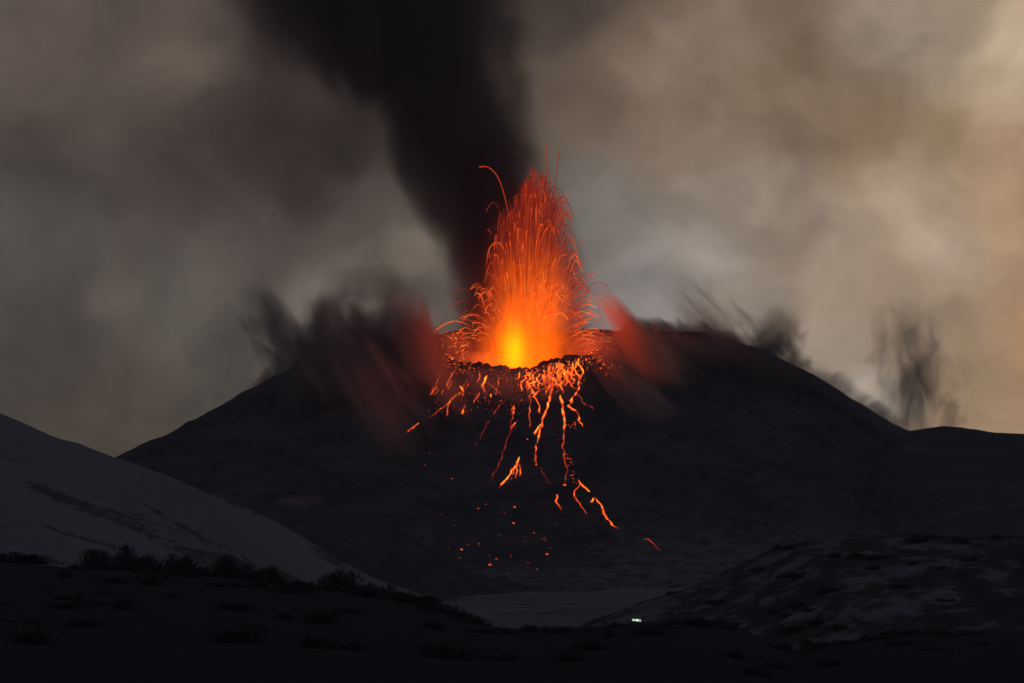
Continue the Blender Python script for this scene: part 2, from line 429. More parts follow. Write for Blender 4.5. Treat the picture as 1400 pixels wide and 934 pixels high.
def volume(name, A, B, stations, albedo=(0.1, 0.1, 0.1), dens=0.05, amp=0.7, nscale=(0.03, 0.03, 0.01), lo=0.15, hi=0.75,
           seed=0.0, fade=(0.12, 0.12), step=1.0, dist=0.5, parent=None, emission=None, detail=3.0, core=None, aniso=0.0, shear=0.0, flat=False):
    """soft body of smoke in a lofted hull from A up to B; stations = (t, sideways offset m, half width m, half depth m)"""
    A = Vector(A); B = Vector(B); Lz = (B - A).length
    zax = (B - A).normalized(); yax = Vector((0, 1, 0)); xax = yax.cross(zax).normalized(); yax = zax.cross(xax).normalized()
    R = Matrix((xax, yax, zax)).transposed().to_4x4()
    st = resample(stations)
    n = 28
    V, FC = [], []
    for t, ox, rx, ry in st:
        for j in range(n):
            a = 2 * math.pi * j / n
            V.append((ox + rx * math.cos(a), ry * math.sin(a), t * Lz))
    for i in range(len(st) - 1):
        for j in range(n):
            k = (j + 1) % n
            FC.append((i * n + j, i * n + k, (i + 1) * n + k, (i + 1) * n + j))
    FC.append(tuple(range(n - 1, -1, -1))); FC.append(tuple((len(st) - 1) * n + j for j in range(n)))
    m, q = new_mat(name + "_volume")
    c = coord(q); X, Y, Z = q.sep(c)
    t = q.m('DIVIDE', Z, Lz, clamp=True)
    lim = [max(1e-3, np.abs(st[:, k]).max() * 1.05) for k in (1, 2, 3)]
    def curve(k, signed):
        nd = q.n('ShaderNodeFloatCurve')
        cv = nd.mapping.curves[0]
        ys = [(0.5 + v / (2 * lim[k - 1])) if signed else v / lim[k - 1] for v in st[:, k]]
        xs = (st[:, 0] - st[0, 0]) / (st[-1, 0] - st[0, 0])
        cv.points[0].location = (xs[0], ys[0]); cv.points[1].location = (xs[-1], ys[-1])
        for a_, b_ in list(zip(xs, ys))[1:-1]: cv.points.new(a_, b_)
        for p_ in cv.points: p_.handle_type = 'AUTO'
        nd.mapping.update()
        q.put(nd.inputs['Value'], t)
        o_ = nd.outputs[0]
        return q.m('MULTIPLY', q.m('SUBTRACT', o_, 0.5), 2 * lim[k - 1]) if signed else q.m('MULTIPLY', o_, lim[k - 1])
    ox = curve(1, True); rx = curve(2, False); ry = curve(3, False)
    ax = q.m('DIVIDE', q.m('SUBTRACT', X, ox), rx); ay = q.m('DIVIDE', Y, ry)
    d = q.m('SQRT', q.m('ADD', q.m('MULTIPLY', ax, ax), q.m('MULTIPLY', ay, ay)))
    f = q.m('SUBTRACT', 1.0, q.m('MULTIPLY', d, d) if flat else d, clamp=True)
    cn = q.comb(X, Y, q.m('MULTIPLY_ADD', X, shear, Z)) if shear else c
    nz = q.noise(q.v('ADD', q.v('MULTIPLY', cn, nscale), (seed * 3.7, seed * 1.3, seed * 5.1)), 1.0, detail, 0.55, dist)
    ef = q.m('MULTIPLY', q.sstep(t, 0.0, fade[0]) if fade[0] else 1.0, q.sstep(t, 1.0, 1.0 - fade[1]) if fade[1] else 1.0)
    body = q.sstep(q.m('MULTIPLY_ADD', q.m('SUBTRACT', nz, 0.5), amp * 2, f), lo, hi)
    body = q.m('MULTIPLY', q.m('MULTIPLY', body, ef), q.sstep(f, 0.0, 0.3))
    o = q.n('ShaderNodeOutputMaterial')
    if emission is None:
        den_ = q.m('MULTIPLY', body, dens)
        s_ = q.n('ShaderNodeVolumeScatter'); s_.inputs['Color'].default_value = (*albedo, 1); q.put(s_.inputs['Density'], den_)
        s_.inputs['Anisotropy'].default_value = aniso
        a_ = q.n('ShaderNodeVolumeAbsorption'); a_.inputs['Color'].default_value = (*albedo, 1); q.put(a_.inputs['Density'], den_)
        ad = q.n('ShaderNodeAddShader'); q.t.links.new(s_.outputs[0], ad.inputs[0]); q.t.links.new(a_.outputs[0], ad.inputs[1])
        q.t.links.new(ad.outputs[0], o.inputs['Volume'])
    else:
        emission(q, o, c, (X, Y, Z), t, f, body, Lz)
    m.cycles.volume_step_rate = step
    ob = mesh_ob(name, V, FC, m, parent)
    mw = Matrix.Translation(A) @ R
    if parent is not None: ob.matrix_parent_inverse = Matrix.Identity(4); ob.matrix_local = Matrix.Translation(-Vector(parent.location)) @ mw
    else: ob.matrix_world = mw
    return ob

mpp = 2000 / F   # metres per photograph pixel at the cone
def V2(px, py, Y=2000): return P(px, py, Y)

# the ash column
def col_st(rows, py0, py1, ref):
    s = []
    for py, l, r in rows:
        s.append(((py0 - py) / (py0 - py1), ((l + r) / 2 - ref) * mpp, (r - l) / 2 * mpp, min((r - l) / 2 * mpp, 95)))
    return s
ref = 655
Yc = 2035
rows = [(500, 610, 704), (450, 606, 712), (400, 600, 734), (350, 578, 764), (300, 542, 776), (250, 518, 776), (200, 482, 774), (150, 438, 772), (100, 372, 774), (50, 296, 784), (0, 240, 800), (-60, 210, 818)]
ash = volume("ash_column", P(ref, 500, Yc), P(ref, -60, Yc), col_st(rows, 500, -60, ref), (0.20, 0.165, 0.17), 0.085, 0.50,
             (0.021, 0.021, 0.013), 0.10, 0.98, 2.0, (0.03, 0.0), 0.25, 0.6)
tag(ash, "tall black column of ash billowing up from behind the lava fountain", "ash plume")

WISPS = [
  # name, label, A(px,py), B(px,py), Y, [(t, off, half width px)], depth m, albedo, dens, amp, nscale, lo, hi, seed, shear; veil albedos are reddened to carry part of the lava light
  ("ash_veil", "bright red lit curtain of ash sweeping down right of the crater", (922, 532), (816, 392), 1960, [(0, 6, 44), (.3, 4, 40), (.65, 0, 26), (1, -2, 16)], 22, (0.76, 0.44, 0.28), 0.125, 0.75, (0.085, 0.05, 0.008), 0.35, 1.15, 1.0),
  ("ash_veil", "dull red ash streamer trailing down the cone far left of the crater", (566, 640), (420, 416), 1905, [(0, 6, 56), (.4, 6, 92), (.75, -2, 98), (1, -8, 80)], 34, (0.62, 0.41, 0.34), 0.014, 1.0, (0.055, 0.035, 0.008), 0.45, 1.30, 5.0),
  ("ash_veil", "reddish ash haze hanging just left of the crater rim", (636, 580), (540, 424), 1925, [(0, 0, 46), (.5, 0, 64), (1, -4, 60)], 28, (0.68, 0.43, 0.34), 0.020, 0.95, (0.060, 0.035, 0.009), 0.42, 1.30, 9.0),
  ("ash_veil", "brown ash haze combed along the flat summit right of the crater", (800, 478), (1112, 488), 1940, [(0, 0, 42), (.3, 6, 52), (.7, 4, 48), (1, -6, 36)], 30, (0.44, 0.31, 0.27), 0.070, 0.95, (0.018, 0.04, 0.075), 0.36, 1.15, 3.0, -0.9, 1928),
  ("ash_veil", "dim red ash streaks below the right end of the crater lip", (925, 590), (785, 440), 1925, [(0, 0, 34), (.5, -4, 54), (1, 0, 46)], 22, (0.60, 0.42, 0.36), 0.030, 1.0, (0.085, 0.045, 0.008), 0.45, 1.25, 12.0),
  ("glowing_steam", "orange glowing steam pouring over the crater lip left of the yellow vent", (618, 493), (716, 498), 1946, [(0, 0, 14), (.5, 0, 20), (1, -2, 14)], 12, (0.88, 0.78, 0.72), 0.055, 0.5, (0.06, 0.05, 0.05), 0.25, 1.0, 4.0),
  ("glowing_steam", "red glowing vapour over the spattered crater wall left of the fountain", (584, 480), (668, 468), 1985, [(0, 0, 24), (.5, 0, 30), (1, -2, 24)], 24, (0.85, 0.72, 0.66), 0.010, 0.35, (0.06, 0.05, 0.03), 0.12, 0.85, 14.0),
  ("glowing_steam", "red glowing vapour over the spattered rim right of the fountain", (768, 466), (862, 490), 1975, [(0, 0, 26), (.5, 0, 34), (1, -2, 24)], 24, (0.85, 0.72, 0.66), 0.010, 0.35, (0.06, 0.05, 0.03), 0.12, 0.85, 15.0),
  ("glowing_steam", "dull red vapour creeping over the slope just below the crater lip", (580, 528), (840, 524), 1946, [(0, 0, 30), (.5, 0, 36), (1, -2, 30)], 18, (0.85, 0.72, 0.66), 0.012, 0.6, (0.06, 0.05, 0.035), 0.2, 1.0, 16.0),
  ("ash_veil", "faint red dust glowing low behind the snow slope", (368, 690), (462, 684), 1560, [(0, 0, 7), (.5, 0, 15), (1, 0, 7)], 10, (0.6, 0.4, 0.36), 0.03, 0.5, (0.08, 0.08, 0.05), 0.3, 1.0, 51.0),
  ("ash_wisp", "dark ash lying along the left summit edge like a torn fringe", (335, 545), (612, 452), 1960, [(0, 10, 36), (.3, 14, 60), (.7, 14, 60), (1, 8, 48)], 30, (0.27, 0.22, 0.22), 0.120, 0.9, (0.020, 0.04, 0.055), 0.32, 1.05, 54.0, 0.5),
  ("ash_wisp", "dark ash wisp curling up from the cone's far left shoulder", (425, 540), (330, 372), 1990, [(0, 4, 64), (.4, 2, 58), (.7, 0, 46), (1, 4, 38)], 30, (0.26, 0.24, 0.24), 0.060, 1.0, (0.055, 0.04, 0.017), 0.45, 1.20, 21.0),
  ("ash_wisp", "broad dark ash cloud covering the left summit edge", (475, 552), (458, 400), 1985, [(0, -10, 110), (.4, -6, 104), (.7, 2, 84), (1, 0, 60)], 36, (0.27, 0.22, 0.22), 0.110, 0.85, (0.042, 0.04, 0.018), 0.30, 1.05, 23.0),
  ("ash_wisp", "dark ash cloud between the left summit edge and the crater", (588, 532), (532, 392), 1990, [(0, 0, 70), (.4, 0, 70), (.7, 0, 60), (1, 0, 44)], 30, (0.29, 0.22, 0.22), 0.100, 0.85, (0.045, 0.04, 0.018), 0.30, 1.10, 26.0),
  ("ash_wisp", "thin slanting ash streamers flying above the right summit edge", (1050, 515), (905, 370), 2000, [(0, 0, 64), (.4, 0, 64), (.7, 0, 54), (1, 0, 40)], 22, (0.24, 0.22, 0.22), 0.055, 1.1, (0.085, 0.05, 0.017), 0.58, 1.30, 31.0),
  ("ash_wisp", "dark ash puff curling off the end of the right summit", (1045, 535), (1080, 405), 1985, [(0, -4, 66), (.4, -2, 60), (.75, 4, 44), (1, 2, 30)], 26, (0.24, 0.20, 0.20), 0.065, 1.0, (0.060, 0.05, 0.030), 0.42, 1.15, 34.0),
  ("ash_wisp", "low ash fringe skimming the rim just right of the red curtain", (842, 446), (1026, 470), 2000, [(0, 4, 24), (.5, 8, 38), (1, 6, 40)], 20, (0.24, 0.22, 0.22), 0.150, 0.95, (0.028, 0.05, 0.060), 0.34, 1.05, 37.0, -0.9),
  ("ash_wisp", "smoky dust rolling down the cone's right flank", (1240, 602), (1062, 494), 1985, [(0, 4, 24), (.4, 8, 38), (.75, 6, 38), (1, 0, 30)], 20, (0.22, 0.22, 0.23), 0.075, 1.0, (0.040, 0.05, 0.045), 0.42, 1.15, 41.0, 0.3),
  ("ash_wisp", "flickering grey ash tongues rising from the saddle between cone and ridge", (1256, 640), (1240, 395), 1980, [(0, 0, 90), (.25, 0, 96), (.5, 0, 94), (.75, -4, 84), (1, -8, 66)], 30, (0.25, 0.25, 0.26), 0.048, 1.25, (0.062, 0.05, 0.020), 0.56, 1.40, 44.0),
]
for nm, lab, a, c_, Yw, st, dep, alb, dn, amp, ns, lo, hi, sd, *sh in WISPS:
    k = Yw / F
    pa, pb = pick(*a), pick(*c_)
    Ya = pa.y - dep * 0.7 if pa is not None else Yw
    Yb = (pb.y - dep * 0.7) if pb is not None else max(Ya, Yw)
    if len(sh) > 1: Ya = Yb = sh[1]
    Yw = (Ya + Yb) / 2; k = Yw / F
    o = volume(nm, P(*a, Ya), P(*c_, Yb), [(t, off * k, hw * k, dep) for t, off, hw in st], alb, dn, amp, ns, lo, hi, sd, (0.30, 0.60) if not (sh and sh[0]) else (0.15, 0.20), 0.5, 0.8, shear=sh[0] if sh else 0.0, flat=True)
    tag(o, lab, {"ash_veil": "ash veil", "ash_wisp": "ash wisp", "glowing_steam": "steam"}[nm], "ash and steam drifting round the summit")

# ------------------------------------------------------------------ dusk haze round the whole place
V = [(sx_, sy__, sz_) for sx_ in (-2600, 2600) for sy__ in (-400, 3600) for sz_ in (-75, 620)]
FCH = [(0, 1, 3, 2), (4, 6, 7, 5), (0, 4, 5, 1), (2, 3, 7, 6), (0, 2, 6, 4), (1, 5, 7, 3)]
m, q = new_mat("haze_air")
pv = q.n('ShaderNodeVolumePrincipled'); pv.inputs['Color'].default_value = (0.80, 0.84, 0.92, 1); pv.inputs['Density'].default_value = HAZE
oo = q.n('ShaderNodeOutputMaterial'); q.t.links.new(pv.outputs[0], oo.inputs['Volume'])
hz_ = mesh_ob("haze", V, FCH, m, None, False); tag(hz_, kind='stuff')

# ------------------------------------------------------------------ lava fountain
BASE = P(706, 506, 1985)
fountain = empty("lava_fountain", BASE)
tag(fountain, "tall fountain of orange lava spraying out of the summit crater", "lava fountain")

def fire(q, o, c, XYZ, t, f, body, Lz):
    X, Y, Z = XYZ
    # hot dense spray near the vent, cooler towards the rim and the top
    nz = q.noise(q.v('MULTIPLY', c, (0.20, 0.20, 0.013)), 1.0, 4.0, 0.6, 0.3)
    nb = q.noise(q.v('MULTIPLY', c, (0.045, 0.045, 0.03)), 1.0, 3.0, 0.55, 0.4)
    rad = q.sstep(q.m('MULTIPLY_ADD', q.m('SUBTRACT', nb, 0.5), 0.35, f), 0.0, 0.48)
    ver = q.ramp(t, [(p_, (v_, v_, v_)) for p_, v_ in ((0.0, 1.0), (0.13, 1.0), (0.34, 0.76), (0.46, 0.69), (0.58, 0.52), (0.71, 0.33), (0.84, 0.16), (1.0, 0.0))])
    hot_ = q.sstep(q.m('MULTIPLY_ADD', q.m('SUBTRACT', nb, 0.5), 0.45, f), 0.0, 0.80)
    heat = q.m('MULTIPLY', q.m('MULTIPLY', hot_, ver), q.m('MULTIPLY_ADD', nz, 1.0, 0.52))
    SRC = [(0.0, (0.02, 0.002, 0.001)), (0.15, (0.07, 0.006, 0.003)), (0.3, (0.25, 0.017, 0.005)), (0.45, (0.70, 0.078, 0.004)), (0.6, (1.3, 0.170, 0.002)), (0.75, (2.2, 0.24, 0.001)), (1.0, (4.5, 0.38, 0.0005))]
    col = q.ramp(heat, [(p_, tuple(v_ / 4.5 for v_ in c_)) for p_, c_ in SRC])
    sig = q.m('MULTIPLY', q.m('MULTIPLY', rad, q.sstep(t, 1.0, 0.5)), 0.055)
    st_ = q.m('MULTIPLY', sig, 4.5)
    # yellow white vent jet
    gx = q.m('DIVIDE', q.m('SUBTRACT', X, VENT[0]), 9.0); gy = q.m('DIVIDE', Y, 12.0); gz = q.m('DIVIDE', q.m('SUBTRACT', Z, VENT[1]), 21.0)
    g2 = q.m('ADD', q.m('ADD', q.m('MULTIPLY', gx, gx), q.m('MULTIPLY', gy, gy)), q.m('MULTIPLY', gz, gz))
    g = q.m('EXPONENT', q.m('MULTIPLY', g2, -1.0))
    e1 = q.n('ShaderNodeEmission'); q.put(e1.inputs[0], col); q.put(e1.inputs[1], st_)
    e2 = q.n('ShaderNodeEmission'); e2.inputs[0].default_value = (1.0, 0.11, 0.0, 1); q.put(e2.inputs[1], q.m('MULTIPLY', g, 0.80))
    ad = q.n('ShaderNodeAddShader'); q.t.links.new(e1.outputs[0], ad.inputs[0]); q.t.links.new(e2.outputs[0], ad.inputs[1])
    ab = q.n('ShaderNodeVolumeAbsorption'); ab.inputs['Color'].default_value = (0.02, 0.02, 0.02, 1); q.put(ab.inputs['Density'], sig)
    ad2 = q.n('ShaderNodeAddShader'); q.t.links.new(ad.outputs[0], ad2.inputs[0]); q.t.links.new(ab.outputs[0], ad2.inputs[1])
    q.t.links.new(ad2.outputs[0], o.inputs['Volume'])
frows = [(540, 624, 812), (500, 612, 822), (470, 618, 824), (430, 628, 822), (390, 636, 818), (350, 646, 810), (310, 656, 800), (270, 668, 790), (240, 684, 774), (215, 706, 756)]
refx = 722
VENT = ((703 - refx) * 1985 / F, (540 - 482) * 1985 / F)
fst = [((540 - py) / 325.0, ((l + r) / 2 - refx) * 1985 / F, (r - l) / 2 * 1985 / F, (r - l) / 2 * 1985 / F * 0.55) for py, l, r in frows]
fc = volume("fire_core", P(refx, 540, 1985), P(refx, 215, 1985), fst, parent=fountain, emission=fire, step=0.35)
fc['label'] = "glowing orange cloud of fine molten spray with a yellow vent"

# point lamps added inside the spray to strengthen its light on nearby ash
for py_, pw in ((485, 4.4e6), (440, 0.2e6)):
    lt = bpy.data.lights.new("lava_fill_lamp", 'POINT'); lt.energy = pw; lt.color = (1.0, 0.115, 0.024); lt.shadow_soft_size = 11
    lo_ = bpy.data.objects.new("lava_fill_lamp", lt); lo_.location = P(725, py_, 1985) - BASE; lo_.parent = fountain; COL.objects.link(lo_)

def trail_mesh(paths):
    """paths: list of (points, radius, heat list); light trails of lava bombs as solid tapered tubes, clot at the head"""
    V, FC, H = [], [], []
    for pts, rad, heat in paths:
        n = len(pts); k = 5; base = len(V)
        for i, p in enumerate(pts):
            d = (pts[min(i + 1, n - 1)] - pts[max(i - 1, 0)]).normalized()
            s1 = d.cross(Vector((0, 1, 0)));
            if s1.length < 1e-3: s1 = Vector((1, 0, 0))
            s1.normalize(); s2 = d.cross(s1)
            t = i / (n - 1)
            r = rad * (0.25 + 0.75 * min(1, t * 3.0)) * (1.0 if t < 0.93 else 1.25 if t < 0.99 else 0.3)
            for j in range(k):
                a = 2 * math.pi * j / k
                V.append(p + (s1 * math.cos(a) + s2 * math.sin(a)) * r); H.append(heat[i])
        for i in range(n - 1):
            for j in range(k):
                FC.append((base + i * k + j, base + i * k + (j + 1) % k, base + (i + 1) * k + (j + 1) % k, base + (i + 1) * k + j))
        FC.append(tuple(base + j for j in range(k - 1, -1, -1))); FC.append(tuple(base + (n - 1) * k + j for j in range(k)))
    return V, FC, H

def arc(dx, dy, h, s0, s1, x0=0.0, n=16):
    pts = []
    for i in range(n):
        s = s0 + (s1 - s0) * i / (n - 1)
        pts.append(Vector((x0 + dx * s, dy * s, h * (1 - (1 - s) ** 2))))
    return pts

def env(x):      # height of the fountain above the vent (photo px) over each sideways place (px)
    return float(np.interp(x, [630, 650, 665, 685, 705, 730, 755, 772, 786, 800, 815, 830], [40, 84, 150, 204, 234, 266, 252, 222, 156, 92, 56, 34]))

kf = 1985 / F
arcs = []
while len(arcs) < 1150:
    ax_ = 727 + random.gauss(0, 35)
    if not 638 < ax_ < 820: continue
    e = env(ax_)
    hp = e * (random.uniform(0.12, 1.0) ** 0.65)
    if random.random() < 0.16: hp = e * random.uniform(0.9, 1.06)
    if hp < 30: continue
    side = abs(ax_ - 727) / 75
    bx = 718 + (ax_ - 727) * random.uniform(0.30, 0.72) + random.uniform(-8, 8)
    dyp = random.gauss(0, 24)
    dxp = ax_ - bx
    s0 = random.uniform(0.25, 0.8); s1 = random.choice([random.uniform(0.85, 1.0), random.uniform(1.0, 1.3)])
    if side > 0.55 or hp < 0.6 * e: s1 = random.uniform(1.02, 1.4)
    if side > 0.55 and hp < 120: dxp += math.copysign(random.uniform(0, 8), dxp)
    top = hp / 265.0
    hot = max(0.24, 1.02 - 0.86 * top - 0.20 * side + random.uniform(-0.2, 0.2))
    pts = arc(dxp * kf, dyp * kf, hp * kf, s0, s1, (bx - 706) * kf)
    n = len(pts)
    arcs.append((pts, random.choice([0.15, 0.18, 0.22, 0.28, 0.38]), [hot * (0.70 + 0.4 * j / n) for j in range(n)], hp))

def from_px(poly, dy=0.0, n=18):
    q = [P(a, c, 1985) - BASE + Vector((0, dy, 0)) for a, c in poly]
    # smooth the polyline
    t = np.linspace(0, len(q) - 1, 60); arr = np.array(q)
    sm = np.stack([_smooth(np.interp(t, range(len(q)), arr[:, k]), 7) for k in range(3)], 1)
    idx = np.linspace(0, 59, n).astype(int)
    return [Vector(sm[i]) for i in idx]
HERO = [  # the arcs that stand clear of the fountain
    ([(706, 380), (703, 340), (697, 300), (689, 262), (681, 240), (671, 229), (662, 226), (653, 228)], 0.36, 0.44),
    ([(746, 330), (747, 270), (747, 193)], 0.30, 0.30), ([(757, 320), (758, 260), (765, 201)], 0.28, 0.24),
    ([(733, 300), (731, 262), (728, 241), (724, 239)], 0.40, 0.40), ([(733, 340), (733, 300), (732, 265)], 0.55, 0.62),
    ([(741, 340), (741, 310), (741, 277)], 0.45, 0.55), ([(756, 330), (763, 300), (769, 275), (779, 267)], 0.42, 0.42),
    ([(764, 320), (767, 296), (776, 288)], 0.34, 0.40), ([(766, 345), (775, 330), (787, 326)], 0.40, 0.42),
    ([(646, 447), (634, 440), (620, 437), (605, 443), (594, 452), (583, 464)], 0.50, 0.60),
    ([(640, 415), (632, 410), (620, 416), (612, 428)], 0.26, 0.34), ([(645, 400), (634, 395), (622, 400), (616, 408)], 0.24, 0.28),
    ([(628, 446), (640, 432), (646, 424)], 0.24, 0.34), ([(617, 448), (629, 430), (640, 424)], 0.24, 0.30), 
    ([(797, 410), (806, 392), (816, 385), (826, 388), (833, 394)], 0.30, 0.36), ([(792, 420), (800, 408), (810, 408), (818, 418), (823, 440), (825, 450)], 0.32, 0.42),
    ([(790, 385), (797, 375), (806, 374), (812, 382)], 0.34, 0.42), ([(785, 372), (794, 360), (802, 354)], 0.34, 0.40),
    ([(774, 385), (778, 360), (784, 349), (788, 352), (791, 366)], 0.42, 0.60), ([(765, 395), (770, 372), (776, 362), (782, 364), (786, 378)], 0.42, 0.66),
    ([(775, 400), (780, 386), (788, 382), (797, 390), (806, 400)], 0.38, 0.56), ([(665, 362), (668, 342), (676, 333), (684, 334), (692, 348)], 0.45, 0.60),
    ([(679, 390), (684, 376), (692, 372), (699, 384)], 0.42, 0.66), ([(700, 365), (702, 358), (708, 354), (712, 368)], 0.42, 0.66),
    ([(709, 215), (706, 208)], 0.22, 0.2), ([(686, 300), (680, 280), (672, 276), (664, 290)], 0.28, 0.26), ([(672, 320), (669, 313), (666, 312)], 0.36, 0.4),
    ([(790, 400), (801, 388), (810, 371), (816, 376)], 0.26, 0.4), ([(787, 345), (793, 338), (800, 327)], 0.26, 0.38),
]
hero = []
for poly, r, h in HERO:
    pts = from_px(poly, random.uniform(-8, 8))
    hero.append((pts, r, [h * (0.8 + 0.25 * j / len(pts)) for j in range(len(pts))]))
arcs.sort(key=lambda a: -a[1] * a[3])
singles = hero + [a[:3] for a in arcs[:100 - len(hero)]]
for pr in singles:
    v, f_, h = trail_mesh([pr])
    mesh_ob("lava_strand", v, f_, M_TRAIL, fountain, True, {'molten_heat': h})  # solid tube in place of the light trail of a thrown lava bomb
v, f_, h = trail_mesh([a[:3] for a in arcs[100 - len(hero):]])
o = mesh_ob("lava_trail_spray", v, f_, M_TRAIL, fountain, True, {'molten_heat': h}); o['kind'] = 'stuff'

# ------------------------------------------------------------------ lava flows on the flank
def ribbon(pix, width, heat, jig=1.0, beads=False):
    """molten rivulet lying on the slope along a line of pixels; returns mesh arrays around its first point"""
    pix = np.array(pix, float)
    seg = np.r_[0, np.cumsum(np.hypot(*np.diff(pix, axis=0).T))]
    n = max(6, int(seg[-1] / 1.6))
    t = np.linspace(0, seg[-1], n)
    x = np.interp(t, seg, pix[:, 0]); y = np.interp(t, seg, pix[:, 1])
    sd = random.uniform(0, 99)
    off = fbm(t * 0.16 + sd, t * 0 + sd, 3) * 3.4 * jig * np.minimum(1, t / 4)
    x = x + off; y = y + fbm(t * 0.2 + sd, t * 0 + 5 + sd, 2) * 0.8 * jig
    pts = [pick(a, c) for a, c in zip(x, y)]
    pts = [p for p in pts if p is not None]
    # drop sudden jumps over a lip
    good = [pts[0]]
    for p in pts[1:]:
        if (p - good[-1]).length < (45 if p.z < 165 else 16): good.append(p)
        else: break
    pts = good; n = len(pts)
    if n < 3: return None
    V, FC, H = [], [], []
    k = 6
    for i, p in enumerate(pts):
        d = (pts[min(i + 1, n - 1)] - pts[max(i - 1, 0)]).normalized()
        side = d.cross(Vector((0, -0.45, 0.9)).normalized())
        if side.length < 1e-3: side = Vector((1, 0, 0))
        side.normalize(); upv = side.cross(d).normalized()
        if upv.z < 0: upv = -upv
        tt = i / (n - 1)
        wv = 0.55 + 1.1 * (float(vnoise(np.array([i * 0.45 + sd]), np.array([sd]))[0]) + 0.5)
        r = width * 0.5 * wv * min(1, 0.4 + tt * 6) * (1 if tt < 0.9 else max(0.25, (1 - tt) * 8))
        hh = heat * (0.34 + 1.15 * (float(vnoise(np.array([i * 0.42 + sd]), np.array([sd + 40]))[0]) + 0.5)) * (1.08 - 0.35 * tt)
        for j in range(k):
            a = 2 * math.pi * j / k
            V.append(p + side * math.cos(a) * r + upv * (math.sin(a) * r * 0.55 + 0.35)); H.append(hh)
    for i in range(n - 1):
        for j in range(k):
            FC.append((i * k + j, i * k + (j + 1) % k, (i + 1) * k + (j + 1) % k, (i + 1) * k + j))
    FC.append(tuple(range(k - 1, -1, -1))); FC.append(tuple((n - 1) * k + j for j in range(k)))
    o0 = pts[0].copy()
    return [v_ - o0 for v_ in V], FC, H, o0

def flow(label, pix, width, heat, group="lava rivulets running down the cone", jig=1.0):
    r = ribbon(pix, width * 0.60, heat * 0.92, jig)
    if r is None: return None
    V, FC, H, o0 = r
    o = mesh_ob("lava_flow", V, FC, M_LAVA, None, True, {'molten_heat': H})
    o.location = o0
    tag(o, label, "lava flow", group)
    return o

